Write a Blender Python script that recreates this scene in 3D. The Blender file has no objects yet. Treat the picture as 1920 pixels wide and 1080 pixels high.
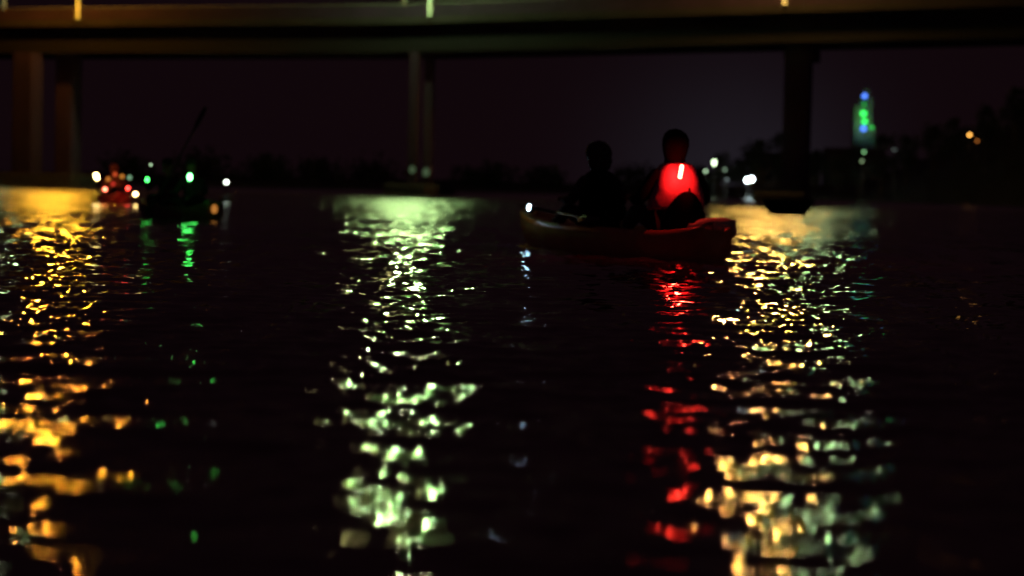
import bpy, bmesh, math, random
import numpy as np
from mathutils import Vector, Matrix, Euler

random.seed(7)
S = bpy.context.scene
COL = S.collection
R = math.radians

# ------------------------------------------------------------------ camera
FPX = 3733.0            # focal length in photograph pixels (70 mm on 36 mm, 1920 wide)
CAM_H = 0.60
PITCH = R(2.86)
ROLL = R(1.28)
cd = bpy.data.cameras.new('camera')
cam = bpy.data.objects.new('camera', cd)
COL.objects.link(cam)
cd.lens = 70.0
cd.sensor_width = 36.0
cd.clip_start = 0.05
cd.clip_end = 4000.0
cam.matrix_world = Matrix.Translation((0, 0, CAM_H)) @ Matrix.Rotation(R(90) - PITCH, 4, 'X') @ Matrix.Rotation(ROLL, 4, 'Z')
cd.dof.use_dof = True
cd.dof.focus_distance = 11.5
cd.dof.aperture_fstop = 1.8
cd.dof.aperture_blades = 0
S.camera = cam
CM = cam.matrix_world.copy()
CAMP = CM.translation.copy()


def at(px, py, Y):
    """world point seen at photograph pixel (px, py) at world distance Y ahead"""
    v = CM.to_3x3() @ Vector(((px - 960) / FPX, (540 - py) / FPX, -1.0))
    return CAMP + v * (Y / v.y)


def wat(px, Y):
    """point on the water at distance Y whose column is roughly pixel px"""
    py = 350.0
    for _ in range(4):
        p = at(px, py, Y)
        py += p.z * FPX / Y
    return Vector((p.x, p.y, 0.0))


# ------------------------------------------------------------------ night sky
W = bpy.data.worlds.new('World')
S.world = W
W.use_nodes = True
nt = W.node_tree
nt.nodes.clear()
wo = nt.nodes.new('ShaderNodeOutputWorld')
tc = nt.nodes.new('ShaderNodeTexCoord')
sky = nt.nodes.new('ShaderNodeTexSky')
sky.sky_type = 'NISHITA'
sky.sun_disc = False
sky.sun_elevation = R(-8)
sky.sun_rotation = R(10)
b0 = nt.nodes.new('ShaderNodeBackground')
nt.links.new(sky.outputs[0], b0.inputs[0])
b0.inputs[1].default_value = 0.01
# light-polluted cloud, brighter over the town beyond the bridge
b1 = nt.nodes.new('ShaderNodeBackground')
b1.inputs[0].default_value = (0.0047, 0.0018, 0.0029, 1)
b1.inputs[1].default_value = 1.0
gd = Vector((0.112, 1.0, 0.0)).normalized()
dp = nt.nodes.new('ShaderNodeVectorMath'); dp.operation = 'DOT_PRODUCT'
nrm = nt.nodes.new('ShaderNodeVectorMath'); nrm.operation = 'NORMALIZE'
nt.links.new(tc.outputs['Generated'], nrm.inputs[0])
nt.links.new(nrm.outputs[0], dp.inputs[0])
dp.inputs[1].default_value = gd
mx = nt.nodes.new('ShaderNodeMath'); mx.operation = 'MAXIMUM'; mx.inputs[1].default_value = 0.0
nt.links.new(dp.outputs['Value'], mx.inputs[0])
pw = nt.nodes.new('ShaderNodeMath'); pw.operation = 'POWER'; pw.inputs[1].default_value = 620.0
nt.links.new(mx.outputs[0], pw.inputs[0])
b2 = nt.nodes.new('ShaderNodeBackground')
b2.inputs[0].default_value = (0.0085, 0.0090, 0.0125, 1)
nt.links.new(pw.outputs[0], b2.inputs[1])
a1 = nt.nodes.new('ShaderNodeAddShader'); a2 = nt.nodes.new('ShaderNodeAddShader')
nt.links.new(b0.outputs[0], a1.inputs[0]); nt.links.new(b1.outputs[0], a1.inputs[1])
nt.links.new(a1.outputs[0], a2.inputs[0]); nt.links.new(b2.outputs[0], a2.inputs[1])
nt.links.new(a2.outputs[0], wo.inputs[0])

sd = bpy.data.lights.new('faint_fill_sun', 'SUN')  # weak warm sun added for a little shading, no visible source
sd.energy = 0.008
sd.angle = R(10)
sd.color = (1.0, 0.62, 0.6)
so = bpy.data.objects.new('faint_fill_sun', sd)
COL.objects.link(so)
so.rotation_euler = (R(40), 0, R(25))

S.view_settings.view_transform = 'Standard'
S.view_settings.look = 'None'
S.view_settings.exposure = 0.0
S.view_settings.gamma = 1.0
S.view_settings.use_curve_mapping = False
S.cycles.sample_clamp_indirect = 0.0
S.cycles.sample_clamp_direct = 0.0
S.cycles.max_bounces = 5
S.cycles.caustics_reflective = True
S.cycles.blur_glossy = 0.0
S.cycles.use_denoising = True
S.cycles.use_adaptive_sampling = False
S.cycles.denoising_input_passes='RGB'


# ------------------------------------------------------------------ helpers
def mat(name, col, rough=0.7, metal=0.0, noise=0.15, scale=6.0, bump=0.0, spec=0.5):
    m = bpy.data.materials.new(name)
    m.use_nodes = True
    t = m.node_tree
    b = t.nodes['Principled BSDF']
    b.inputs['Roughness'].default_value = rough
    b.inputs['Metallic'].default_value = metal
    b.inputs['Specular IOR Level'].default_value = spec
    c = t.nodes.new('ShaderNodeTexCoord')
    n = t.nodes.new('ShaderNodeTexNoise')
    n.inputs['Scale'].default_value = scale
    n.inputs['Detail'].default_value = 5
    t.links.new(c.outputs['Object'], n.inputs['Vector'])
    r = t.nodes.new('ShaderNodeValToRGB')
    r.color_ramp.elements[0].position = 0.3
    r.color_ramp.elements[1].position = 0.7
    r.color_ramp.elements[0].color = tuple(max(0, x * (1 - noise)) for x in col) + (1,)
    r.color_ramp.elements[1].color = tuple(min(1, x * (1 + noise)) for x in col) + (1,)
    t.links.new(n.outputs['Fac'], r.inputs['Fac'])
    t.links.new(r.outputs['Color'], b.inputs['Base Color'])
    if bump:
        bp = t.nodes.new('ShaderNodeBump')
        bp.inputs['Strength'].default_value = bump
        bp.inputs['Distance'].default_value = 0.05
        t.links.new(n.outputs['Fac'], bp.inputs['Height'])
        t.links.new(bp.outputs['Normal'], b.inputs['Normal'])
    return m


def emat(name, col, strength, sampled=True):
    m = bpy.data.materials.new(name)
    if not sampled: m.cycles.emission_sampling = 'NONE'
    m.use_nodes = True
    t = m.node_tree
    t.nodes.clear()
    o = t.nodes.new('ShaderNodeOutputMaterial')
    e = t.nodes.new('ShaderNodeEmission')
    e.inputs[0].default_value = tuple(col) + (1,)
    e.inputs[1].default_value = strength
    t.links.new(e.outputs[0], o.inputs[0])
    return m


def empty(name, loc, rz=0.0, label=None, cat=None, group=None):
    o = bpy.data.objects.new(name, None)
    o.empty_display_size = 0.2
    COL.objects.link(o)
    o.location = loc
    o.rotation_euler = (0, 0, rz)
    if label: o['label'] = label
    if cat: o['category'] = cat
    if group: o['group'] = group
    return o


def tag(o, label, cat, group=None):
    o['label'] = label; o['category'] = cat
    if group: o['group'] = group
    return o


def obj(name, bm, m, parent=None, smooth=False, loc=None):
    me = bpy.data.meshes.new(name)
    bm.normal_update()
    bm.to_mesh(me)
    bm.free()
    if smooth:
        for p in me.polygons: p.use_smooth = True
    me.materials.append(m)
    o = bpy.data.objects.new(name, me)
    COL.objects.link(o)
    if parent: o.parent = parent
    if loc is not None: o.location = loc
    return o


def box(bm, c, s, rz=0.0, rot=None, bev=0.0):
    M = Matrix.Translation(c) @ (rot.to_4x4() if rot is not None else Matrix.Rotation(rz, 4, 'Z')) @ Matrix.Diagonal((*s, 1))
    r = bmesh.ops.create_cube(bm, size=1.0, matrix=M)
    if bev:
        es = {e for v in r['verts'] for e in v.link_edges}
        bmesh.ops.bevel(bm, geom=list(es), offset=bev, segments=2, affect='EDGES', profile=0.6)


def tube(bm, pts, rads, n=10, cap=True):
    pts = [Vector(p) for p in pts]
    if not hasattr(rads, '__len__'): rads = [rads] * len(pts)
    rings = []
    for i, p in enumerate(pts):
        d = (pts[min(i + 1, len(pts) - 1)] - pts[max(i - 1, 0)]).normalized()
        ref = Vector((0, 0, 1)) if abs(d.z) < 0.9 else Vector((1, 0, 0))
        a = d.cross(ref).normalized(); b = d.cross(a).normalized()
        rings.append([bm.verts.new(p + (a * math.cos(t) + b * math.sin(t)) * rads[i])
                      for t in [2 * math.pi * k / n for k in range(n)]])
    for i in range(len(rings) - 1):
        for k in range(n):
            bm.faces.new((rings[i][k], rings[i][(k + 1) % n], rings[i + 1][(k + 1) % n], rings[i + 1][k]))
    if cap:
        bm.faces.new(rings[0]); bm.faces.new(rings[-1][::-1])


def loft(bm, rings, closed=True, cap=True):
    vs = [[bm.verts.new(p) for p in r] for r in rings]
    n = len(vs[0])
    for i in range(len(vs) - 1):
        for k in range(n if closed else n - 1):
            bm.faces.new((vs[i][k], vs[i][(k + 1) % n], vs[i + 1][(k + 1) % n], vs[i + 1][k]))
    if cap and closed:
        bm.faces.new(vs[0][::-1]); bm.faces.new(vs[-1])
    return vs


def ball(bm, c, s, sub=2, rot=None):
    M = Matrix.Translation(c) @ (rot.to_4x4() if rot is not None else Matrix.Identity(4)) @ Matrix.Diagonal((*s, 1))
    bmesh.ops.create_icosphere(bm, subdivisions=sub, radius=1.0, matrix=M)


# ------------------------------------------------------------------ materials
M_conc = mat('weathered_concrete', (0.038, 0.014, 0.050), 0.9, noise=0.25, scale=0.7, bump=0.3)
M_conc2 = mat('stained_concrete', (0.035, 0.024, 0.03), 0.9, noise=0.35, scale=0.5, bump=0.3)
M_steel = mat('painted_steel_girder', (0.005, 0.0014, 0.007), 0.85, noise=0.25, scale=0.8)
M_rail = mat('galvanised_steel', (0.42, 0.40, 0.38), 0.45, metal=0.6)
M_pole = mat('pale_painted_pole', (0.7, 0.7, 0.68), 0.5, noise=0.06)
M_dark = mat('dark_plastic', (0.03, 0.025, 0.028), 0.5)
M_black = mat('black_cloth', (0.006, 0.005, 0.006), 1.0, noise=0.2, scale=15, spec=0.05)
M_leaf = mat('night_foliage', (0.05, 0.06, 0.04), 0.7, noise=0.4, scale=2.0)
M_bark = mat('bark', (0.09, 0.06, 0.045), 0.9, noise=0.3, scale=8)
M_soil = mat('earth_and_scrub', (0.06, 0.05, 0.04), 0.95, noise=0.4, scale=0.3, bump=0.6)
M_wall = mat('rendered_wall', (0.3, 0.26, 0.22), 0.85, noise=0.12, scale=1.0)
M_roof = mat('dark_roof_tile', (0.09, 0.06, 0.055), 0.8)
M_glass = mat('dark_window_glass', (0.02, 0.02, 0.025), 0.15)

# ------------------------------------------------------------------ river water
ROUGH_NEAR, ROUGH_FAR = 0.030, 0.31


def make_water():
    y0, ratio = 1.6, 1.0034
    rows = [-40, -20, -8, -3, 0, 0.8]
    y = y0
    while y < 420:
        rows.append(y); y *= ratio
    y = rows[-1]
    while y < 3000:
        y *= 1.12; rows.append(y)
    rows = np.array(rows)
    NC = 760
    u = np.linspace(-1, 1, NC)
    d = np.maximum(rows, 1.6)
    scale = 0.33 * d + 2.2
    X = scale[:, None] * (u[None, :] * 1.0) * (1 + 5.0 * np.abs(u[None, :]) ** 9)
    Y = np.repeat(rows[:, None], NC, 1)
    dx = np.gradient(X, axis=1)
    dyr = np.gradient(rows)[:, None] * np.ones_like(X)
    res = np.maximum(np.abs(dx), np.abs(dyr) * 0.8)
    Z = np.zeros_like(X)
    rng = np.random.RandomState(11)
    # directional wave spectrum: swell to small ripples
    n = 84
    got = np.zeros(len(rows)); tot = 0.0
    lam = np.exp(np.linspace(np.log(0.065), np.log(1.1), n)) * rng.uniform(0.93, 1.07, n)
    for i in range(n):
        L = lam[i]
        k = 2 * math.pi / L
        th = rng.normal(R(90), R(50 if L < 0.45 else 30))
        kx, ky = k * math.cos(th), k * math.sin(th)
        slope = 0.0155 * (0.6 if L > 0.7 else 1.0) * (1.35 if 0.09 < L < 0.30 else 1.0)
        amp = slope / k
        ph = rng.uniform(0, 6.283)
        att = np.clip((L / res - 2.2) / 2.5, 0, 1)
        c0 = np.any(att > 0, axis=1)
        tot += slope ** 2; got += slope ** 2 * att[:, NC // 2] ** 2
        q = kx * X[c0] + ky * Y[c0] + ph
        # sharpened crests, slow grouping of the wave trains
        g = 1 + 0.45 * np.sin(0.13 * k * (X[c0] * math.sin(th + .4)) + 0.09 * k * Y[c0] + ph * 3)
        Z[c0] += att[c0] * amp * g * (np.sin(q) + 0.18 * np.cos(2 * q))
    # calmer and rougher patches
    patch = 1 + 0.28 * np.sin(0.9 * Y / (1 + 0.08 * np.maximum(Y, 0)) * 2.0 + 0.5 * np.sin(0.4 * X)) 
    Z *= patch
    # ripple rings spreading from the near kayak
    cx, cy = 2.2, 17.0
    rr = np.hypot(X - cx, (Y - cy))
    Z += 0.006 * np.sin(2 * math.pi * rr / 0.55) * np.exp(-((rr - 2.3) / 1.3) ** 2) * np.clip((0.55 / res - 2.2) / 2.5, 0, 1)
    nr = len(rows)
    co = np.stack([X, Y, Z], -1).reshape(-1, 3).astype(np.float32)
    i = np.arange(nr - 1)[:, None] * NC + np.arange(NC - 1)[None, :]
    f = np.stack([i, i + 1, i + NC + 1, i + NC], -1).reshape(-1, 4).astype(np.int32)
    me = bpy.data.meshes.new('water')
    me.vertices.add(len(co)); me.vertices.foreach_set('co', co.ravel())
    me.loops.add(f.size); me.loops.foreach_set('vertex_index', f.ravel())
    me.polygons.add(len(f))
    me.polygons.foreach_set('loop_start', np.arange(0, f.size, 4, dtype=np.int32))
    me.polygons.foreach_set('use_smooth', np.ones(len(f), dtype=bool))
    me.update()
    # how much of the wave steepness the mesh is too coarse to carry: handed to the shader
    at_ = me.attributes.new('unresolved', 'FLOAT', 'POINT')
    at_.data.foreach_set('value', np.repeat(np.sqrt(np.clip(1 - got / tot, 0, 1)), NC).astype(np.float32))
    o = bpy.data.objects.new('water', me)
    COL.objects.link(o)
    o['kind'] = 'structure'
    m = bpy.data.materials.new('river_water')
    m.use_nodes = True
    t = m.node_tree
    t.nodes.remove(t.nodes['Principled BSDF'])
    out = t.nodes['Material Output']
    deep = t.nodes.new('ShaderNodeBsdfDiffuse')
    deep.inputs['Color'].default_value = (0.20, 0.12, 0.15, 1)
    gl = t.nodes.new('ShaderNodeBsdfGlossy')
    gl.distribution = 'BECKMANN'
    gl.inputs['Color'].default_value = (1, 1, 1, 1)
    fr = t.nodes.new('ShaderNodeFresnel')
    fr.inputs['IOR'].default_value = 1.333
    mixs = t.nodes.new('ShaderNodeMixShader')
    t.links.new(deep.outputs[0], mixs.inputs[1]); t.links.new(gl.outputs[0], mixs.inputs[2])
    t.links.new(mixs.outputs[0], out.inputs['Surface'])
    geo = t.nodes.new('ShaderNodeNewGeometry')
    prev = geo.outputs['Normal']
    # capillary ripples: two-component slope noise added to the wave normal
    un = t.nodes.new('ShaderNodeAttribute'); un.attribute_name = 'unresolved'
    for sc, kx, ky, lod in (((6.0, 9.0), 0.10, 0.12, 0), ((2.6, 1.3), 0.25, 0.35, 1), ((6.5, 0.5), 0.42, 0.60, 1), ((8.0, 9.0), 0.45, 0.60, 1), ((4.0, 0.16), 0.30, 0.55, 1)):
        mp = t.nodes.new('ShaderNodeMapping')
        mp.inputs['Scale'].default_value = (sc[0], sc[1], 1.0)
        mp.inputs['Location'].default_value = (sc[0] * 3.1, sc[1] * 1.7, sc[0])
        t.links.new(geo.outputs['Position'], mp.inputs['Vector'])
        n_ = t.nodes.new('ShaderNodeTexNoise')
        n_.inputs['Scale'].default_value = 1.0
        n_.inputs['Detail'].default_value = 1.0
        t.links.new(mp.outputs[0], n_.inputs['Vector'])
        su = t.nodes.new('ShaderNodeVectorMath'); su.operation = 'SUBTRACT'
        su.inputs[1].default_value = (0.5, 0.5, 0.5)
        t.links.new(n_.outputs['Color'], su.inputs[0])
        ml = t.nodes.new('ShaderNodeVectorMath'); ml.operation = 'MULTIPLY'
        ml.inputs[1].default_value = (kx, ky, 0.0)
        t.links.new(su.outputs[0], ml.inputs[0])
        if lod:
            sl = t.nodes.new('ShaderNodeVectorMath'); sl.operation = 'SCALE'
            t.links.new(ml.outputs[0], sl.inputs[0]); t.links.new(un.outputs['Fac'], sl.inputs['Scale'])
            ml = sl
        ad = t.nodes.new('ShaderNodeVectorMath'); ad.operation = 'ADD'
        t.links.new(prev, ad.inputs[0]); t.links.new(ml.outputs[0], ad.inputs[1])
        prev = ad.outputs[0]
    nm = t.nodes.new('ShaderNodeVectorMath'); nm.operation = 'NORMALIZE'
    t.links.new(prev, nm.inputs[0])
    t.links.new(nm.outputs[0], gl.inputs['Normal']); t.links.new(nm.outputs[0], fr.inputs['Normal'])
    # unresolved ripples become surface roughness, and their facets reflect less than a flat grazing sheet
    def mr(a, b_, src):
        n_ = t.nodes.new('ShaderNodeMapRange')
        n_.inputs['From Min'].default_value = 0.0; n_.inputs['From Max'].default_value = 1.0
        n_.inputs['To Min'].default_value = a; n_.inputs['To Max'].default_value = b_
        t.links.new(src, n_.inputs['Value'])
        return n_.outputs[0]
    sq = t.nodes.new('ShaderNodeMath'); sq.operation = 'MULTIPLY'
    t.links.new(un.outputs['Fac'], sq.inputs[0]); t.links.new(un.outputs['Fac'], sq.inputs[1])
    cu = t.nodes.new('ShaderNodeMath'); cu.operation = 'POWER'; cu.inputs[1].default_value = 3.5
    t.links.new(un.outputs['Fac'], cu.inputs[0])
    t.links.new(mr(ROUGH_NEAR, ROUGH_FAR, cu.outputs[0]), gl.inputs['Roughness'])
    mf = t.nodes.new('ShaderNodeMix')
    t.links.new(sq.outputs[0], mf.inputs[0]); t.links.new(fr.outputs[0], mf.inputs[2]); mf.inputs[3].default_value = 0.95
    t.links.new(mf.outputs[0], mixs.inputs[0])
    me.materials.append(m)
    return o


make_water()

# river bed so the far shore has ground to stand on
def bank(name, pts, depth, label=None):
    """a terrain ribbon: pts = (px, top_py, Y); slopes up from the water and runs back"""
    bm = bmesh.new()
    rows = []
    for (px, py, Yd) in pts:
        p = at(px, py, Yd)
        base = wat(px, Yd - 6)
        hz = max(p.z, 0.5)
        back = (Vector((p.x, p.y, 0))).normalized()
        rows.append([Vector((base.x, base.y, -1.0)), Vector((base.x, base.y, 0.35)) + back * 1.0,
                     Vector((p.x, p.y, hz * 0.45)) + back * 1.0, Vector((p.x, p.y, hz * 0.8)) + back * depth * 0.2,
                     Vector((p.x, p.y, hz)) + back * depth * 0.5, Vector((p.x, p.y, hz * 0.7)) + back * depth,
                     Vector((p.x, p.y, -1)) + back * depth * 1.4])
    loft(bm, rows, closed=False, cap=False)
    bmesh.ops.recalc_face_normals(bm, faces=bm.faces)
    bmesh.ops.subdivide_edges(bm, edges=bm.edges[:], cuts=4, use_grid_fill=True)
    rnd = random.Random(5)
    for v in bm.verts:
        if v.co.z > 0.4:
            v.co += Vector((rnd.uniform(-.4, .4), rnd.uniform(-.4, .4), rnd.uniform(-.3, .35)))
    o = obj(name, bm, M_soil, smooth=True)
    o['kind'] = 'structure'
    return o


bank('far_bank', [(-1500, 325, 330), (-700, 322, 300), (0, 322, 270), (450, 330, 262), (960, 342, 300), (1200, 345, 310),
                  (1400, 350, 280), (1560, 345, 262), (1700, 330, 262)], 40)
bank('hill', [(1610, 355, 262), (1680, 312, 250), (1745, 282, 240), (1800, 255, 232), (1860, 228, 226), (1930, 190, 220),
              (2100, 150, 214), (2500, 120, 205)], 60)

# ------------------------------------------------------------------ bridge
BX0, BY0 = -6.84, 136.5
DIR = Vector((1, -0.35, 0)).normalized()
NRM = Vector((0.35, 1, 0)).normalized()      # away from the camera
MID = Vector((BX0, BY0, 0))


def on_bridge_px(px):
    a = (px - 960) / FPX * 1.0
    # solve X = a*Y on the near edge line
    # (roll ignored: refined through at())
    s = 0.0
    for _ in range(12):
        p = MID + DIR * s
        q = at(px, 40, p.y)
        s += (q.x - p.x) / (DIR.x - DIR.y * a)
    return s


def grade(s):
    """height added along the bridge: rises gently to the right"""
    return 0.0 if s < -2 else 0.021 * (s + 2)


bridge = empty('road_bridge', MID, 0, 'long dark concrete road bridge crossing the river on paired piers', 'bridge')
SS = [-130, -90, -60, -40, -25, -12, -2, 8, 18, 28, 40, 60, 90, 130]


def sweep(name, off0, off1, z0, z1, m, ss=SS, bev=0.0):
    bm = bmesh.new()
    rings = []
    for s in ss:
        c = DIR * s
        g = grade(s)
        rings.append([c + NRM * off0 + Vector((0, 0, z0 + g)), c + NRM * off1 + Vector((0, 0, z0 + g)),
                      c + NRM * off1 + Vector((0, 0, z1 + g)), c + NRM * off0 + Vector((0, 0, z1 + g))])
    loft(bm, rings)
    bmesh.ops.recalc_face_normals(bm, faces=bm.faces)
    return obj(name, bm, m, bridge)


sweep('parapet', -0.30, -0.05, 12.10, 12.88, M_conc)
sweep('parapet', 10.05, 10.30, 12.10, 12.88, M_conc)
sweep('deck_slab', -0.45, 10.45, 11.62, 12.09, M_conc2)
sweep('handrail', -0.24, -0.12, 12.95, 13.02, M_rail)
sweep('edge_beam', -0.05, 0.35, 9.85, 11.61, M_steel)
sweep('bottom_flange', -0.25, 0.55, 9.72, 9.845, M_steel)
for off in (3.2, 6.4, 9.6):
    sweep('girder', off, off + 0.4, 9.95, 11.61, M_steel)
# handrail posts joined to the rail line
for k in range(-36, 32):
    s = k * 2.0 + 0.9
    bm = bmesh.new()
    box(bm, DIR * s + NRM * (-0.18) + Vector((0, 0, 12.92 + grade(s))), (0.06, 0.06, 0.075), rz=math.atan2(DIR.y, DIR.x))
    obj('rail_post', bm, M_rail, bridge)


def column(px, Y, w, dep, top):
    p = wat(px, Y)
    q = p - MID
    bm = bmesh.new()
    z = -1.5
    rings = []
    rot = Matrix.Rotation(math.atan2(DIR.y, DIR.x), 3, 'Z')
    n = 20
    zs = [-1.5, 1.2]
    while zs[-1] < top - 1.3: zs += [zs[-1] + 0.02, zs[-1] + 0.06, zs[-1] + 1.25]
    zs = [a for a in zs if a < top] + [top]
    for i, zz in enumerate(zs):
        k = 1.0
        if i >= 2 and (i - 2) % 3 in (0,): k = 0.975
        ring = []
        for j in range(n):
            a = 2 * math.pi * j / n
            cx, cy = math.cos(a), math.sin(a)
            e = 0.22
            ring.append(Vector((q.x, q.y, zz)) + rot @ Vector((w / 2 * k * math.copysign(abs(cx) ** e, cx),
                                                               dep / 2 * k * math.copysign(abs(cy) ** e, cy), 0)))
        rings.append(ring)
    loft(bm, rings)
    return obj('pier_column', bm, M_conc, bridge)


def capblock(pxa, pxb, Y, y_dep, z0, z1, name='pile_cap', m=None):
    a, b = wat(pxa, Y), wat(pxb, Y)
    c = (a + b) / 2 - MID
    bm = bmesh.new()
    box(bm, Vector((c.x, c.y + y_dep / 2, (z0 + z1) / 2)), ((b - a).length, y_dep, z1 - z0), rz=math.atan2(DIR.y, DIR.x) * 0.6, bev=0.12)
    return obj(name, bm, m or M_conc2, bridge)


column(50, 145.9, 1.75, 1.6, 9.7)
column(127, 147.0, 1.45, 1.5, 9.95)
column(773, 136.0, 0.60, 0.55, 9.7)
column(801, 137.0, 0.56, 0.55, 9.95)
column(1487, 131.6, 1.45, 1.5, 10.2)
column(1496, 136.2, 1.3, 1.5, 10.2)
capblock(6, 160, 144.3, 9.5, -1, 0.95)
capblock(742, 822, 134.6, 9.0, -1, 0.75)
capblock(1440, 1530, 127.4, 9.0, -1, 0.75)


def crosshead(px, Y, w):
    p = wat(px, Y)
    q = p - MID
    bm = bmesh.new()
    n = Vector((q.x, q.y, 0))
    s = n.dot(DIR)
    rot = math.atan2(DIR.y, DIR.x)
    c = n + NRM * 2.2
    box(bm, Vector((c.x, c.y, 9.30 + grade(s))), (w, 5.2, 0.80), rz=rot, bev=0.1)
    return obj('crosshead', bm, M_conc2, bridge)


crosshead(1484, 130.2, 1.45)

# small greenish navigation lamps at the foot of the middle piers and one on the left pier
E_nav = emat('dim_green_lamp', (0.55, 0.9, 0.45), 0.09, False)
E_nav2 = emat('dim_cool_lamp', (0.35, 0.6, 0.5), 0.12, False)


def pier_lamp(px, py, Y, r, em, label):
    p = at(px, py, Y)
    t = empty('navigation_lamp', p, 0, label, 'lamp')
    bm = bmesh.new(); ball(bm, (0, 0, 0), (r, r, r * 1.2), 2)
    obj('globe', bm, em, t, True)
    bm = bmesh.new(); box(bm, (0, 0.2, -r * 1.3), (r * 1.2, 0.5, 0.06), bev=0.01)
    obj('bracket', bm, M_dark, t)
    return t


pier_lamp(773, 318, 135.0, 0.22, E_nav, 'pale green navigation lamp at the foot of the front middle pier column')
pier_lamp(799, 323, 136.4, 0.25, E_nav, 'pale green navigation lamp at the foot of the rear middle pier column')
pier_lamp(138, 302, 150.9, 0.26, E_nav2, 'dim bluish navigation lamp low on the second column of the left pier')


# ------------------------------------------------------------------ street lamps on the bridge
def street_lamp(px, off, col, strength, spot, label, hgt=7.0, arm=3.0, postcol=None):
    s = on_bridge_px(px) if off < 1 else None
    if s is None:
        s = 0.0
        for _ in range(12):
            p = MID + DIR * s + NRM * off
            q = at(px, 30, p.y)
            s += (q.x - p.x) / (DIR.x)
            s = s * 1.0
    base = MID + DIR * s + NRM * off + Vector((0, 0, (12.10 if off < 0 else 12.09) + grade(s)))
    t = empty('street_lamp', base, math.atan2(DIR.y, DIR.x), label, 'street lamp')
    sgn = -1 if off < 1 else 1
    bm = bmesh.new(); tube(bm, [(0, 0, 0), (0, 0, hgt * 0.5), (0, 0, hgt)], [0.15, 0.12, 0.09], 14)
    obj('pole', bm, M_pole, t, True)
    bm = bmesh.new()
    sgn = -1
    tube(bm, [(0, 0, hgt - 0.1), (0, sgn * arm * 0.35, hgt + 0.35), (0, sgn * arm, hgt + 0.5)], [0.06, 0.05, 0.045], 10)
    obj('arm', bm, M_rail, t, True)
    bm = bmesh.new()
    box(bm, (0, sgn * (arm + 0.25), hgt + 0.56), (0.75, 1.25, 0.16), bev=0.04)
    obj('lamp_housing', bm, M_rail, t, True)
    bm = bmesh.new()
    ball(bm, (0, sgn * (arm + 0.28), hgt + 0.44), (0.34, 0.50, 0.32), 1)
    obj('lamp_glass', bm, emat('lamp_glow', col, strength), t, True)
    if spot:
        l = bpy.data.lights.new('pole_fill_spot', 'SPOT')  # extra spot added to brighten the pole below the lamp head
        l.energy = spot; l.color = col
        l.spot_size = R(9); l.spot_blend = 0.6; l.shadow_soft_size = 0.05
        lo = bpy.data.objects.new('pole_fill_spot', l)
        COL.objects.link(lo); lo.parent = t
        lo.location = (0, sgn * (arm + 0.2), hgt + 0.2)
        d = Vector((0, -0.12, 0.9)) - Vector(lo.location)
        lo.rotation_euler = d.to_track_quat('-Z', 'Y').to_euler()
    return t


AMBER = (1.0, 0.42, 0.025)
CREAM = (1.0, 0.57, 0.11)
GREEN = (0.50, 0.82, 0.28)
PALE = (0.6, 0.85, 0.38)
K = 800
street_lamp(152, -0.42, AMBER, K * 1.25, 220, 'tall amber street lamp above the left pair of bridge columns')
street_lamp(810, -0.42, GREEN, K * 1.15, 220, 'tall pale green street lamp on the parapet above the middle pier')
street_lamp(1473, -0.42, CREAM, K * 1.15, 300, 'tall warm cream street lamp on the parapet above the right pier', arm=2.0)
street_lamp(8, 10.15, PALE, K * 0.12, 120, 'dim green street lamp on the far parapet at the left frame edge')
street_lamp(758, 10.15, (0.8, 0.7, 0.25), K * 0.03, 150, 'dim yellowish street lamp on the far parapet left of the green lamp')
street_lamp(1562, 10.15, PALE, K * 0.17, 100, 'green street lamp on the far parapet right of the cream lamp')


# ------------------------------------------------------------------ people
def skin(name, nodes, edges, m, parent, root=0, sub=2):
    me = bpy.data.meshes.new(name)
    me.from_pydata([n[0] for n in nodes], edges, [])
    o = bpy.data.objects.new(name, me)
    COL.objects.link(o)
    o.parent = parent
    md = o.modifiers.new('skin', 'SKIN')
    md.use_smooth_shade = True
    md.branch_smoothing = 0.4
    for i, v in enumerate(me.skin_vertices[0].data):
        r = nodes[i][1]
        v.radius = r if isinstance(r, tuple) else (r, r)
        v.use_root = (i == root)
    sm = o.modifiers.new('sub', 'SUBSURF'); sm.levels = sub; sm.render_levels = sub
    me.materials.append(m)
    return o


M_skin = mat('skin', (0.35, 0.2, 0.14), 0.55, noise=0.08, scale=20)
M_cloth_dark = mat('dark_cloth', (0.035, 0.028, 0.032), 0.85, noise=0.2, scale=15)
M_cloth_grey = mat('grey_cloth', (0.03, 0.028, 0.03), 0.85, noise=0.2, scale=15)
M_jacket = mat('salmon_red_jacket', (0.62, 0.17, 0.33), 0.75, noise=0.10, scale=5, bump=0.5)
M_hair = mat('dark_hair', (0.03, 0.02, 0.018), 0.6, noise=0.3, scale=30)


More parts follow.
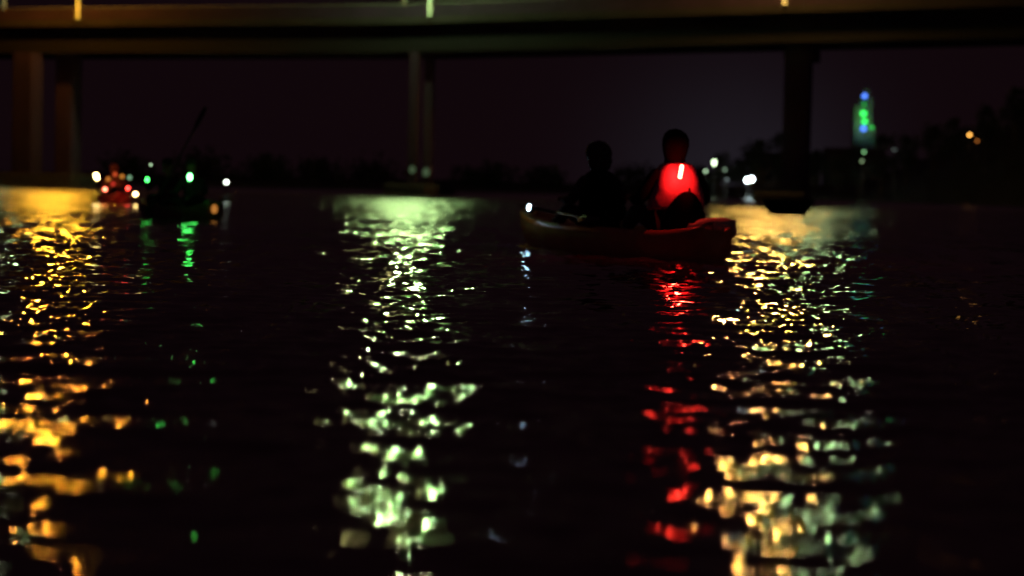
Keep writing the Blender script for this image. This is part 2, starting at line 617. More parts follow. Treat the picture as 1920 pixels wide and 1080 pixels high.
def person(loc, rz, label, lean=0.0, turn=0.0, cloth=None, vest=None, hat='cap', arms='paddle', sc=1.0, tilt=0.0,
           vest_prof=None, fingers=True):
    """seated figure: local +Y is forward, origin on the seat"""
    t = empty('person', loc, rz, label, 'person')
    t.scale = (sc, sc, sc)
    c = cloth or M_cloth_dark
    L = lean
    def tr(p):      # bend the trunk forward by lean per metre of height
        return (p[0] + tilt * p[2], p[1] + L * p[2], p[2])
    N, E = [], []
    def add(p, r, par=None):
        N.append((tr(p), r)); i = len(N) - 1
        if par is not None: E.append((par, i))
        return i
    pel = add((0, 0, .10), (.150, .115))
    bel = add((0, 0, .24), (.135, .105), pel)
    che = add((0, 0, .42), (.155, .115), bel)
    nb = add((0, .0, .545), (.085, .075), che)
    nk = add((0, .015, .605), (.055, .055), nb)
    hd = add((0, .03, .68), (.072, .082), nk)
    ht = add((0, .03, .755), (.078, .090), hd)
    tp = add((0, .02, .815), (.060, .068), ht)
    add((0, .118, .700), (.016, .014), hd)                 # nose
    for s in (-1, 1):
        add((s * .083, .025, .70), (.012, .020), hd)       # ears
    for s in (-1, 1):
        sh = add((s * .175, 0, .505), .062, che)
        if arms == 'paddle':
            el = add((s * .285, .06, .30), .046, sh)
            wr = add((s * .270, .27, .30), .030, el)
            pm = add((s * .262, .335, .315), (.024, .036), wr)
        elif arms == 'high':
            el = add((s * .30, .10, .36), .046, sh)
            wr = add((s * .28, .28, .46 + .06 * s), .030, el)
            pm = add((s * .27, .34, .48 + .06 * s), (.024, .036), wr)
        else:
            el = add((s * .25, .03, .28), .046, sh)
            wr = add((s * .17, .22, .20), .030, el)
            pm = add((s * .155, .29, .19), (.024, .036), wr)
        if fingers:
            b = N[pm][0]
            for k, ln in enumerate((.036, .042, .040, .032)):
                i1 = len(N); N.append(((b[0] + s * (.027 - .018 * k), b[1] + .038, b[2] + .012), .0095)); E.append((pm, i1))
                i2 = len(N); N.append(((b[0] + s * (.027 - .018 * k), b[1] + .052, b[2] - ln + .010), .0085)); E.append((i1, i2))
            i1 = len(N); N.append(((b[0] - s * .038, b[1] + .004, b[2] - .014), .011)); E.append((pm, i1))
            i2 = len(N); N.append(((b[0] - s * .036, b[1] + .030, b[2] - .036), .009)); E.append((i1, i2))
    for s in (-1, 1):
        hp = add((s * .095, .04, .085), .092, pel)
        kn = add((s * .17, .42, .21), .066, hp)
        an = add((s * .13, .80, .05), .044, kn)
        ft = add((s * .13, .88, .10), (.040, .034), an)
    # legs should not inherit the trunk lean
    for i, (p, r) in enumerate(N):
        pass
    body = skin('body', N, E, M_skin, t)
    # jacket sleeves and trousers as clothing children
    JN, JE = [], []
    def ja(p, r, par=None):
        JN.append((p, r)); i = len(JN) - 1
        if par is not None: JE.append((par, i))
        return i
    j0 = ja(N[pel][0], (.165, .135))
    j1 = ja(N[bel][0], (.155, .125), j0)
    j2 = ja(N[che][0], (.170, .130), j1)
    j3 = ja(N[nb][0], (.100, .085), j2)
    for s in (-1, 1):
        idx = [i for i, n_ in enumerate(N) if abs(n_[0][0] - (tr((s * .175, 0, .505))[0])) < 1e-6 and abs(n_[0][2] - .505) < 1e-6][0]
        a = ja(N[idx][0], .078, j2)
        b_ = ja(N[idx + 1][0], .060, a)
        ja(N[idx + 2][0], .044, b_)
    skin('jacket', JN, JE, c, t)
    TN, TE = [(N[pel][0], (.168, .130))], []
    for s in (-1, 1):
        for i, n_ in enumerate(N):
            if abs(n_[0][2] - .21) < 1e-6 and n_[0][0] * s > 0.1 and n_[0][1] > .3:
                TN.append((N[i - 1][0], .108)); a = len(TN) - 1; TE.append((0, a))
                TN.append((n_[0], .080)); TE.append((a, a + 1))
                TN.append((N[i + 1][0], .056)); TE.append((a + 1, a + 2))
    skin('trousers', TN, TE, M_cloth_dark, t)
    H = Vector(N[ht][0])
    if hat == 'cap':
        bm = bmesh.new()
        rings = []
        for zz, r in ((-.005, .096), (.03, .100), (.062, .093), (.088, .072), (.103, .038), (.107, .004)):
            rings.append([H + Vector((r * .92 * math.cos(a), r * 1.08 * math.sin(a), zz)) for a in [2 * math.pi * k / 18 for k in range(18)]])
        loft(bm, rings)
        obj('cap', bm, M_cloth_dark, t, True)
        bm = bmesh.new()
        rings = []
        for k in range(7):
            x = -.075 + .025 * k
            dd = .075 * math.sqrt(max(0, 1 - (x / .08) ** 2))
            rings.append([H + Vector((x, .085, .004)), H + Vector((x, .10 + dd, -.008)), H + Vector((x, .10 + dd, -.012)), H + Vector((x, .085, 0))])
        loft(bm, rings)
        obj('cap_brim', bm, M_cloth_dark, t, True)
    elif hat == 'hair':
        bm = bmesh.new()
        rnd = random.Random(3)
        ball(bm, H + Vector((0, -.018, .022)), (.135, .125, .125), 3)
        ball(bm, H + Vector((0, -.055, -.06)), (.125, .085, .13), 3)
        for v in bm.verts: v.co += Vector((rnd.uniform(-.005, .005), rnd.uniform(-.005, .005), rnd.uniform(-.005, .005)))
        obj('hair', bm, M_hair, t, True)
    elif hat == 'hood':
        bm = bmesh.new()
        rings = []
        for zz, r, o_ in ((-.21, .130, -.01), (-.17, .090, -.01), (-.12, .084, -.01), (-.07, .098, -.015), (-.01, .110, -.02), (.04, .108, -.02), (.085, .088, -.01), (.115, .05, 0), (.124, .006, 0)):
            rings.append([H + Vector((r * math.cos(a), r * 1.05 * math.sin(a) + o_ - (.03 if math.sin(a) > .5 else 0), zz)) for a in [2 * math.pi * k / 18 for k in range(18)]])
        loft(bm, rings)
        obj('hood', bm, c, t, True)
    if vest:
        bm = bmesh.new()
        prof = vest_prof or ((.16, .215, .150), (.24, .220, .165), (.34, .212, .170), (.44, .198, .165), (.53, .175, .140), (.575, .130, .105), (.60, .09, .08))
        rings = []
        for (zz, hw, hd_) in prof:
            o_ = Vector(tr((0, 0, zz)))
            ring = []
            for k in range(40):
                a = 2 * math.pi * k / 40
                cx, cy = math.cos(a), math.sin(a)
                dip = 0.0
                if cy < 0:
                    dip = .020 * math.exp(-(cx / .16) ** 2)            # groove down the spine
                fold = .004 * math.sin(7 * a + zz * 30) + .003 * math.sin(zz * 90 + 3 * a)
                ring.append(o_ + Vector(((hw + fold) * math.copysign(abs(cx) ** .8, cx), (hd_ - dip + fold) * math.copysign(abs(cy) ** .8, cy), 0)))
            rings.append(ring)
        loft(bm, rings, cap=True)
        obj('life_vest', bm, vest, t, True)
    return t


def paddle(a, b, label, m=None, r=.015, feather=0.6):
    a, b = Vector(a), Vector(b)
    t = empty('paddle', (a + b) / 2, 0, label, 'paddle')
    c = (a + b) / 2
    d = (b - a).normalized()
    bm = bmesh.new(); tube(bm, [a - c, b - c], [r, r], 10)
    obj('shaft', bm, m or M_dark, t, True)
    up = Vector((0, 0, 1))
    for sgn, e in ((-1, a - c), (1, b - c)):
        bm = bmesh.new()
        side = d.cross(up).normalized() if abs(d.z) < .95 else Vector((1, 0, 0))
        wv = (side * math.sin(feather * sgn) + d.cross(side).normalized() * math.cos(feather * sgn))
        nn = d.cross(wv).normalized()
        rings = []
        for u_, w_ in ((-.04, .018), (.04, .045), (.12, .080), (.24, .095), (.36, .088), (.43, .060), (.46, .02)):
            p = e + d * sgn * u_
            rings.append([p + wv * w_ + nn * .004, p + nn * (.012 + .03 * (w_ / .095)), p - wv * w_ + nn * .004, p - wv * w_ - nn * .002, p + nn * .03 * (w_ / .095) - nn * .003, p + wv * w_ - nn * .002])
        loft(bm, rings)
        bmesh.ops.recalc_face_normals(bm, faces=bm.faces)
        obj('blade', bm, m or M_dark, t, True)
    return t


# ------------------------------------------------------------------ kayaks
def kayak(stern, bow, hw, zdeck, rise_b, rise_s, m, label, seats, name='kayak', m2=None, backrest=None):
    """open sit-on-top hull from stern to bow, seats = fractions along the boat"""
    stern, bow = Vector(stern), Vector(bow)
    L = (bow - stern).length
    rz = math.atan2((bow - stern).y, (bow - stern).x) - R(90)
    t = empty(name, stern, rz, label, 'kayak')
    bm = bmesh.new()
    rings = []
    NS = 33
    for i in range(NS):
        u_ = i / (NS - 1)
        w = hw * (math.sin(math.pi * min(1, max(0, .045 + u_ * .925)) ** 0.92) ** 0.62)
        w = max(w, .03)
        z = zdeck + rise_b * max(0, (u_ - .62) / .38) ** 2.2 + rise_s * max(0, (.13 - u_) / .13) ** 1.3
        keel = -.12 + .18 * max(0, (u_ - .82) / .18) ** 2 * (1 + rise_b * 2) + .10 * max(0, (.1 - u_) / .1) ** 2
        y = u_ * L
        wellf = max(0.0, min(1, (u_ - .08) / .05)) * max(0.0, min(1, (.86 - u_) / .08))
        dz = .11 * wellf
        prof = [(0, keel), (.45, keel + .02), (.82, keel + .09), (1.0, (keel + z) * .5), (1.02, z - .06), (.96, z - .012), (.88, z),
                (.78, z - .012), (.70, z - .03 - dz * .7), (.55, z - .04 - dz), (0, z - .03 - dz)]
        ring = [Vector((w * a, y + (.0 if i < NS - 1 else 0), b)) for a, b in prof]
        ring += [Vector((-w * a, y, b)) for a, b in prof[-2:0:-1]]
        rings.append(ring)
    loft(bm, rings)
    bmesh.ops.recalc_face_normals(bm, faces=bm.faces)
    obj('hull', bm, m, t, True)
    for f in seats:
        bm = bmesh.new()
        y = f * L
        z = zdeck - .11
        box(bm, (0, y + .06, z), (hw * 1.05, .42, .07), bev=.025)
        s_ = obj('seat', bm, M_dark, t, True)
        if backrest:
            bm = bmesh.new()
            rings = []
            for k in range(13):
                x = -hw * .52 + hw * 1.04 * k / 12
                hgt = backrest * (1 - .55 * abs(x / (hw * .52)) ** 2.2)
                yy = y - .235 + .10 * (x / (hw * .52)) ** 2
                rings.append([Vector((x, yy - .02, z)), Vector((x, yy - .06, z + hgt)), Vector((x, yy - .03, z + hgt + .01)), Vector((x, yy + .02, z))])
            loft(bm, rings)
            bmesh.ops.recalc_face_normals(bm, faces=bm.faces)
            obj('backrest', bm, M_black, s_, True)
    # carry handles at both ends, a perimeter line
    for f, zz in ((.04, zdeck + rise_s * .75), (.955, zdeck + rise_b * .78)):
        bm = bmesh.new()
        y = f * L
        tube(bm, [(-.05, y, zz - .02), (-.04, y, zz + .035), (.04, y, zz + .035), (.05, y, zz - .02)], .010, 8)
        obj('carry_handle', bm, M_dark, t, True)
    return t, rz, L


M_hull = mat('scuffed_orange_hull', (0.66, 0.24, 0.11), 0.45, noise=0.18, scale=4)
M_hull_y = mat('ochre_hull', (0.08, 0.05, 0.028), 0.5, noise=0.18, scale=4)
M_hull_r = mat('red_hull', (0.5, 0.05, 0.04), 0.4, noise=0.12, scale=4)

sternA, bowA = Vector((1.73, 16.9, 0)), Vector((0.16, 22.0, 0))
kA, rzA, LA = kayak(sternA, bowA, .40, .26, .11, .06, M_hull,
                    'long orange tandem kayak carrying two paddlers, white lamp on its bow', (.178, .549), backrest=.45)
ax = (bowA - sternA).normalized()
PA = sternA + ax * (.178 * LA) + Vector((0, 0, .20))
red = person(PA, rzA, 'paddler seen from behind with red-lit life vest and dark hood', lean=.05, cloth=M_black, vest=M_jacket,
             hat='hood', arms='paddle', sc=1.10,
             vest_prof=((.215, .228, .160), (.25, .235, .172), (.31, .226, .176), (.38, .208, .172), (.46, .186, .160), (.53, .166, .140), (.58, .140, .115), (.60, .10, .09)))
bm = bmesh.new()
tube(bm, [(.035, -.17, .24), (.037, -.184, .32), (.040, -.180, .40)], [.010, .010, .010], 8)
obj('strap', bm, M_dark, red, True)
bm = bmesh.new(); ball(bm, (.02, -.062, .735), (.016, .010, .012), 1)
PB = sternA + ax * (.549 * LA) + Vector((0, 0, .20))
frontp = person(PB, rzA + .1, 'dark silhouetted front paddler with full hair on the tandem kayak', lean=.12, hat='hair', arms='paddle', sc=.99, vest=M_black)
sd_ = Vector((ax.y, -ax.x, 0))
paddle(sternA + ax * 1.7 + sd_ * .36 + Vector((0, 0, .33)), sternA + ax * 2.9 + sd_ * .37 + Vector((0, 0, .35)),
       'black paddle laid along the right rim beside the red-lit paddler', feather=1.3)
paddle(sternA + ax * 2.5 - sd_ * .36 + Vector((0, 0, .33)), sternA + ax * 4.2 - sd_ * .28 + Vector((0, 0, .40)),
       'black paddle laid along the left rim beside the dark front paddler', feather=1.3)

bm = bmesh.new()  # bag shape added so the red light shows on the stern
loft(bm, [[Vector((r * math.cos(a), y, r * math.sin(a) * .85)) for a in [2 * math.pi * k / 18 for k in range(18)]]
          for y, r in ((-.20, .02), (-.19, .085), (-.10, .105), (.04, .105), (.12, .090), (.16, .050), (.19, .035), (.21, .05), (.22, .01))])
db = empty('added_bag', at(1338, 428, 17.22), rzA + R(70), 'small pale bag added on the stern deck to catch the red glow', 'bag')
obj('bag_body', bm, mat('pale_bag_fabric', (0.6, 0.5, 0.46), 0.6, bump=.4), db, True)
bm = bmesh.new(); box(bm, (0, .20, .0), (.11, .012, .02), bev=.003); obj('buckle', bm, M_dark, db)
E_redstick = emat('red_stick_glow', (1.0, 0.030, 0.016), 175.0)
E_redlamp = emat('red_lamp_glow', (1.0, 0.03, 0.02), 8.0)
MR = Matrix.Translation(PA) @ Matrix.Rotation(rzA, 4, 'Z')
stickp = MR @ Vector((.065, -.275, .50))
stickp = at(1277, 322, 17.535)
st = empty('light_stick', stickp, rzA, 'glowing light stick hanging on the back of the red-lit life vest', 'light stick')
bm = bmesh.new(); tube(bm, [(0.008, 0, .058), (.006, 0, .05), (-.010, 0, -.05), (-.012, 0, -.058)], [.009, .015, .015, .009], 12)
obj('tube', bm, E_redstick, st, True)
bm = bmesh.new(); tube(bm, [(0.008, 0, .059), (.010, .01, .10), (.010, .05, .13)], [.012, .008, .006], 8)
obj('clip', bm, M_dark, st, True)


def glow(name, px, py, Y, r, col, strength, label, cat='lamp', group=None, stretch=1.0, base=None, tilt=0.0):
    """small lamp: glowing globe, a collar and a stalk down to what carries it"""
    p = at(px, py, Y)
    t = empty(name, p, 0, label, cat, group)
    bm = bmesh.new(); ball(bm, (0, 0, 0), (r, r, r * stretch), 2, Matrix.Rotation(tilt, 3, 'Y'))
    obj('globe', bm, emat(name + '_glow', col, strength, strength > 20), t, True)
    bm = bmesh.new(); tube(bm, [(0, 0, -r * stretch * .9), (0, 0, -r * stretch - .02 - r * .5)], [r * .8, r * .9], 10)
    obj('collar', bm, M_dark, t, True)
    if base is not None:
        bm = bmesh.new(); tube(bm, [(0, 0, -r * stretch), Vector(base) - p], [max(.008, r * .25)] * 2, 8)
        obj('stalk', bm, M_dark, t, True)
    return t


glow('bow_lamp', 992, 389, 20.95, .022, (0.50, 0.80, 1.0), 60, 'small bluish white lamp on the bow tip of the tandem kayak', stretch=1.3,
     base=sternA + ax * (LA * .965) + Vector((0, 0, .36)))

# ---- kayak with the red glowing paddler, far left
sB, bB = wat(232, 50.0), wat(196, 53.0)
kB, rzB, LB = kayak(sB, bB, .40, .22, .12, .10, M_hull_r, 'red kayak at far left with a red glowing paddler', (.45,), backrest=.3)
axB = (bB - sB).normalized()
PBk = sB + axB * (.45 * LB) + Vector((0, 0, .14))
M_vest_o = mat('orange_red_vest', (0.65, 0.12, 0.05), 0.75, noise=0.35, scale=7)
pB = person(PBk, rzB, 'hooded paddler in a red vest ringed by small coloured lights', lean=.22, cloth=M_vest_o, vest=M_vest_o, hat='hood', arms='paddle', sc=1.0, fingers=False)
glow('red_lamp', 197, 355, 49.6, .035, (1.0, .12, .06), 26, 'left red lamp beside the hooded paddler in the red kayak', base=wat(199, 49.6) + Vector((0, 0, .15)))
glow('red_lamp', 240, 353, 49.6, .035, (1.0, .03, .02), 26, 'right red lamp beside the hooded paddler in the red kayak', base=wat(238, 49.6) + Vector((0, 0, .15)))
glow('stern_lamp', 254, 364, 49.0, .05, (1.0, .62, .2), 26, 'low warm white lamp at the right stern of the red kayak', stretch=.8, base=wat(250, 49.3) + Vector((0, 0, .1)))
glow('pole_lamp', 181, 331, 50.0, .055, (1.0, .68, .22), 26, 'warm white lamp on a stalk left of the hooded paddler', stretch=1.6, tilt=-.35, base=wat(192, 50.4) + Vector((0, 0, .18)))
for k, (px, py, c_) in enumerate(((203, 336, (1, .3, .04)), (216, 327, (1, .12, .03)), (229, 331, (1, .35, .05)), (243, 333, (.35, .7, .4)), (212, 345, (1, .05, .03)))):
    glow('fairy_light', px, py, 50.0, .05, c_, 0.8,
         ['orange bead light on the left shoulder of the hooded paddler', 'red bead light on the hood of the hooded paddler', 'orange bead light right of the hood of the hooded paddler',
          'green bead light on the right shoulder of the hooded paddler', 'red bead light low on the back of the hooded paddler'][k], 'bead light', 'bead lights on the hooded paddler')

# ---- kayak with green lamps
sC, bC = wat(403, 31.0), wat(272, 33.8)
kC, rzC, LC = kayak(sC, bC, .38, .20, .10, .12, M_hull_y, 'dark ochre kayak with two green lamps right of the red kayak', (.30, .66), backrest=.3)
axC = (bC - sC).normalized()
PC1 = sC + axC * (.30 * LC) + Vector((0, 0, .12)); PC2 = sC + axC * (.66 * LC) + Vector((0, 0, .12))
person(PC1, rzC + .2, 'dim rear paddler beside the brighter green lamp in the ochre kayak', lean=.05, hat='cap', cloth=M_cloth_grey, arms='paddle', sc=1.0, fingers=False)
person(PC2, rzC - .1, 'dim front paddler holding a raised paddle in the ochre kayak', lean=.02, hat='cap', cloth=M_cloth_grey, arms='high', sc=1.0, fingers=False)
paddle(at(300, 362, 32.4), at(362, 246, 32.1), 'long paddle raised at a slant above the ochre kayak')
glow('green_lamp', 276, 337, 33.0, .028, (.06, 1.0, .12), 9, 'smaller green lamp above the bow end of the ochre kayak', stretch=1.3, base=wat(278, 33.3) + Vector((0, 0, .2)))
glow('green_lamp', 356, 332, 30.7, .034, (.08, 1.0, .14), 34, 'brighter green lamp beside the rear paddler of the ochre kayak', stretch=1.6, base=sC + axC * .25 + Vector((0, 0, .2)))
glow('bead_lamp', 283, 309, 33.0, .016, (.4, .6, .35), 4, 'faint grey green bead lamp above the smaller green lamp', base=at(279, 330, 33.0))
glow('lit_end', 402, 392, 30.9, .05, (.9, .33, .06), .5, 'dull amber glow standing in for the lit stern of the ochre kayak', stretch=1.5, base=sC + Vector((0, 0, .2)))  # added glowing globes, in place of amber light on the hull ends
glow('lit_end', 294, 400, 32.6, .06, (.9, .4, .08), .35, 'dull amber glow standing in for lit hull low on the ochre kayak', stretch=.6)

# ---- dark round-bottomed float moored in front of the right pier
fp = wat(1477, 60.0)
fo_ = empty('mooring_float', fp, 0, 'dark round-bottomed mooring float on the gold water below the right bridge pier', 'float')
bm = bmesh.new()
loft(bm, [[Vector((r * math.cos(a), r * math.sin(a), z)) for a in [2 * math.pi * k / 32 for k in range(32)]]
          for z, r in ((-.12, .35), (.0, .50), (.10, .62), (.22, .72), (.36, .78), (.44, .79), (.48, .76), (.47, .5), (.47, .05))])
obj('float_body', bm, M_black, fo_, True)
bm = bmesh.new(); tube(bm, [(-.12, 0, .46), (-.12, 0, .56), (.12, 0, .56), (.12, 0, .46)], .02, 8); obj('mooring_ring', bm, M_dark, fo_, True)

# ---- white marker light
bp_ = wat(424, 62.0)
tb = empty('marker_buoy', bp_, 0, 'small floating buoy carrying a lone white light right of the green lamps', 'buoy')
bm = bmesh.new(); loft(bm, [[Vector((r * math.cos(a), r * math.sin(a), z)) for a in [2 * math.pi * k / 16 for k in range(16)]] for z, r in ((-.3, .12), (-.1, .22), (.08, .22), (.16, .12), (.18, .05))])
obj('float', bm, M_dark, tb, True)
bm = bmesh.new(); tube(bm, [(0, 0, .15), (0, 0, .56)], .02, 8); obj('mast', bm, M_dark, tb, True)
bm = bmesh.new(); ball(bm, (0, 0, .60), (.055, .055, .055), 2); obj('lantern', bm, emat('marker_glow', (.85, 1, .8), 10), tb, True)


# ------------------------------------------------------------------ far shore: trees, lamps, houses, tower
def tree(px, top_py, Y, wpx, label, seed, kind='round', z0=0.2):
    rnd = random.Random(seed)
    top = at(px, top_py + (20 if px < 1100 else 0), Y)
    H = max(2.5, top.z - z0)
    Wd = wpx * Y / FPX * (1.7 if px < 1345 else 1.0)
    t = empty('tree', (top.x, top.y, z0), 0, label, 'tree', 'trees on the far bank')
    bm = bmesh.new()
    tube(bm, [(0, 0, -.8), (.05, 0, H * .3), (-.05, .05, H * .62)], [H * .035 + .08, H * .025 + .05, .05], 8)
    for k in range(5):
        a = rnd.uniform(0, 6.28)
        tube(bm, [(0, 0, H * (.25 + .07 * k)), (math.cos(a) * Wd * .28, math.sin(a) * Wd * .28, H * (.45 + .08 * k))], [.07, .025], 6)
    obj('trunk', bm, M_bark, t, True)
    bm = bmesh.new()
    clumps = []
    for k in range(9 if kind == 'round' else 7):
        zf = rnd.uniform(.35, .92)
        rad = Wd * .5 * (math.sqrt(max(.1, 1 - ((zf - .55) / .5) ** 2)) if kind == 'round' else (1.05 - zf))
        a = rnd.uniform(0, 6.28); q = rnd.uniform(.1, .75)
        clumps.append((Vector((math.cos(a) * rad * q, math.sin(a) * rad * q, H * zf)), rnd.uniform(.16, .26) * Wd + .25))
    clumps.append((Vector((0, 0, H * .93)), H * .07 + .1))
    for c, r in clumps:
        for k in range(75):
            v = Vector((rnd.gauss(0, 1), rnd.gauss(0, 1), rnd.gauss(0, .8))).normalized() * r * rnd.uniform(.55, 1.08)
            p = c + v
            s_ = rnd.uniform(.14, .30) * (.5 + Wd / 12)
            e = Euler((rnd.uniform(0, 3), rnd.uniform(0, 3), rnd.uniform(0, 3))).to_matrix()
            vs = [bm.verts.new(p + e @ Vector(q_) * s_) for q_ in ((-1, -.5, 0), (.2, -.8, .2), (1, .1, 0), (.1, .8, .25))]
            bm.faces.new(vs)
    obj('crown', bm, M_leaf, t)
    return t


TREES = [
    (1350, 292, 262, 62, 'low dark tree behind the pale green bank lamp'),
    (1385, 300, 268, 50, 'small dark tree above the bright white twin lamps'),
    (1425, 262, 272, 90, 'broad tree just left of the right bridge pier'),
    (1462, 250, 276, 60, 'tall tree partly hidden by the right bridge pier'),
    (1530, 282, 270, 60, 'rounded tree just right of the right bridge pier'),
    (1570, 296, 262, 54, 'small gappy tree between the pier and the lit tower'),
    (1612, 275, 258, 66, 'dark tree at the foot of the lit tower'),
    (1655, 252, 250, 70, 'high crowned tree right of the lit tower foot'),
    (1702, 258, 246, 60, 'dark tree where the hillside starts to climb'),
    (1752, 238, 238, 64, 'tree on the hillside left of the orange lamps'),
    (1792, 222, 233, 56, 'tree on the hillside just above and left of the orange lamps'),
    (1850, 200, 228, 70, 'tree on the hillside right of the orange lamps'),
    (1905, 165, 222, 84, 'tallest hillside tree at the right frame edge'),
    (1990, 135, 216, 90, 'hillside tree just beyond the right frame edge'),
    (1310, 318, 290, 40, 'low tree showing at the right shoulder of the red-lit paddler'),
    (1190, 322, 300, 60, 'low far tree between the two paddlers'),
    (1040, 320, 305, 76, 'low far tree left of the front paddler'),
    (930, 318, 300, 60, 'low far tree right of the middle pier'),
    (880, 312, 300, 50, 'low rounded far tree close right of the middle pier'),
    (700, 306, 290, 80, 'wide far tree left of the middle pier'),
    (600, 300, 280, 76, 'dark far tree midway between the left and middle piers'),
    (500, 298, 272, 80, 'dark far tree right of the white buoy light'),
    (390, 292, 268, 84, 'dark far tree above the ochre kayak'),
    (250, 290, 270, 76, 'dark far tree above the red kayak'),
]
for i, (px, py, Y, w, lab) in enumerate(TREES):
    base = 0.4
    if px >= 1680: base = max(.4, at(px, py + 60, Y).z * .75)
    tree(px, py, Y, w, lab, 100 + i, z0=base)


def bank_lamp(px, py, Y, r, col, strength, label, stretch=1.0, ground=0.5, group='lamps along the far bank'):
    p = at(px, py, Y)
    t = empty('bank_lamp', (p.x, p.y, min(ground, p.z - .6)), 0, label, 'lamp', group)
    h = p.z - t.location.z
    bm = bmesh.new(); tube(bm, [(0, 0, -.3), (0, 0, h - r)], [.06, .045], 8); obj('post', bm, M_rail, t, True)
    bm = bmesh.new(); ball(bm, (0, 0, h), (r, r, r * stretch), 2); obj('globe', bm, emat('bank_lamp_glow', col, strength, strength > 15), t, True)
    bm = bmesh.new(); tube(bm, [(0, 0, h + r * stretch * .9), (0, 0, h + r * stretch + .12)], [r * .9, r * .3], 10); obj('lamp_cap', bm, M_dark, t, True)
    return t


bank_lamp(1339, 305, 255, .22, (.75, 1.0, .6), 6, 'pale green bank lamp right of the red-lit paddler', 1.7)
bank_lamp(1401, 338, 250, .26, (.8, 1.0, .95), 22, 'left lamp of the bright white pair on the bank by the right pier')
bank_lamp(1409, 336, 249, .28, (.75, .95, 1.0), 28, 'right lamp of the bright white pair on the bank by the right pier')
bank_lamp(1323, 321, 255, .16, (.5, .75, .45), 3.0, 'faint green bank lamp at the right shoulder of the red-lit paddler')
bank_lamp(1359, 318, 255, .16, (.4, .6, .4), 1.2, 'faint green bank lamp halfway to the bright white pair')
bank_lamp(1363, 337, 255, .14, (.4, .5, .5), 1.0, 'lowest faint bank lamp left of the bright white pair')
bank_lamp(1620, 285, 252, .18, (.3, .75, .3), 1.6, 'dim green bank lamp just under the lit tower')
bank_lamp(1616, 302, 252, .18, (.4, .6, .3), 1.0, 'lower dim green bank lamp under the lit tower')
bank_lamp(1508, 322, 255, .3, (.3, .45, .2), .4, 'very dim olive bank lamp right of the right pier')
bank_lamp(1677, 280, 248, .2, (.4, .5, .45), .5, 'very dim grey bank lamp where the hillside starts')
bank_lamp(1818, 253, 215, .15, (1.0, .45, .08), 6, 'brighter orange lamp on the right hillside', ground=6, group='orange hillside lamps')
bank_lamp(1832, 264, 215, .13, (1.0, .3, .05), 1.0, 'dimmer orange lamp just below the other on the right hillside', ground=5, group='orange hillside lamps')


def house(px, base_py, Y, w, d, h, label, rz=0.0):
    p = at(px, base_py, Y)
    t = empty('house', (p.x, p.y, max(.3, p.z - .4)), rz, label, 'house')
    bm = bmesh.new(); box(bm, (0, 0, h / 2), (w, d, h)); obj('wall', bm, M_wall, t)
    bm = bmesh.new()
    rings = []
    for x in (-w / 2 - .3, w / 2 + .3):
        rings.append([Vector((x, -d / 2 - .4, h + .005)), Vector((x, 0, h + d * .32)), Vector((x, d / 2 + .4, h + .005))])
    loft(bm, rings); rf = obj('roof', bm, M_roof, t)
    bm = bmesh.new(); box(bm, (w * .25, .6, h + d * .3), (.6, .6, 1.2)); obj('chimney', bm, M_wall, rf)
    for x in (-w * .3, 0, w * .3):
        bm = bmesh.new()
        for sx in (-.45, .45): box(bm, (x + sx, -d / 2 - .03, h * .58), (.08, .08, 1.2))
        for sz in (-.56, .56): box(bm, (x, -d / 2 - .03, h * .58 + sz), (.815, .078, .08))
        f = obj('window', bm, M_pole, t)
        bm = bmesh.new(); box(bm, (x, -d / 2 - .01, h * .58), (.81, .04, 1.03)); obj('pane', bm, M_glass, f)
    return t


house(1470, 352, 285, 9, 7, 3.2, 'low pale house behind the right bridge pier')
house(1600, 345, 285, 8, 6, 3.6, 'small pale house between the trees left of the lit tower')

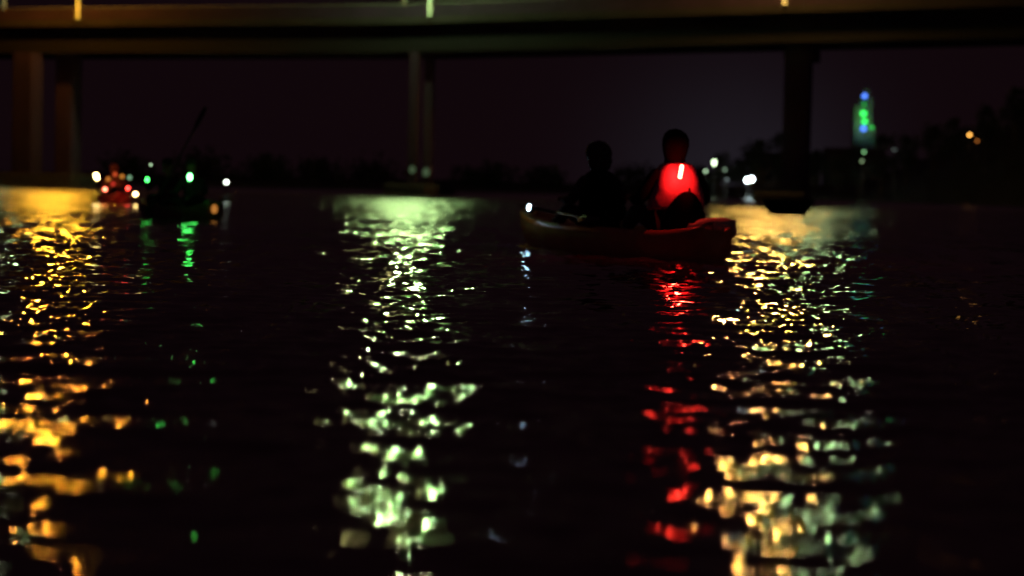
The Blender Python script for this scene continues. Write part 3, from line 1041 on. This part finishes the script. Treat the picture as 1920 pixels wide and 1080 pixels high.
# tower with coloured lamps
TY = 640.0
tb_ = at(1620, 262, TY)
tw = empty('lit_tower', (tb_.x, tb_.y, 0), 0, 'tall stepped tower washed green with blue and green lamps above the trees', 'tower')
M_tower = mat('pale_tower_render', (0.55, 0.55, 0.45), 0.85, noise=0.15, scale=.4)
sc = TY / FPX


def tz(py): return at(1620, py, TY).z


for (dx, w0, w1, y1, y2) in ((-2, 40, 38, 240, 372), (-5, 34, 30, 200, 240), (1, 26, 20, 184, 200), (1, 16, 10, 168, 184)):
    bm = bmesh.new()
    za, zb = (0 if y2 > 300 else tz(y2) + .01), tz(y1)
    loft(bm, [[Vector((dx * sc + w * sc / 2 * sx, w * sc * .4 * sy, z)) for sx, sy in ((-1, -1), (1, -1), (1, 1), (-1, 1))]
              for w, z in ((w0, za), (w1, zb - .5), (w1 + 2, zb - .45), (w1 + 2, zb))])
    obj('tier', bm, M_tower, tw)
bm = bmesh.new(); tube(bm, [(sc, 0, tz(172)), (sc, 0, tz(160))], [.25, .08], 8); obj('mast', bm, M_rail, tw, True)
for k, (px, py, r, c_, st_) in enumerate(((1621, 180, .75, (.08, .22, 1.0), 6.0), (1620, 196, .5, (.05, .9, .1), 1.8), (1619, 213, .9, (.04, 1.0, .12), 6.0),
                                          (1621, 228, .8, (.04, 1.0, .12), 6.0), (1619, 241, .85, (.08, .22, 1.0), 5.5), (1634, 239, .6, (.05, .9, .1), 2.2))):
    p = at(px, py, TY - 6.2)
    bm = bmesh.new(); ball(bm, (0, 0, 0), (r, r * .8, r), 2)
    o = obj('facade_lamp', bm, emat('facade_lamp_glow', c_, st_ * .45, False), tw, True)
    o.location = p - tw.location
fl = bpy.data.lights.new('floodlight', 'SPOT'); fl.energy = 2600; fl.color = (.62, .85, .28); fl.spot_size = R(44); fl.spot_blend = 1.0; fl.shadow_soft_size = .5
fo = bpy.data.objects.new('floodlight', fl); COL.objects.link(fo); fo.parent = tw
fo.location = (-6, -24, 12)
dd = Vector((0, 0, tz(196))) - Vector(fo.location)
fo.rotation_euler = dd.to_track_quat('-Z', 'Y').to_euler()
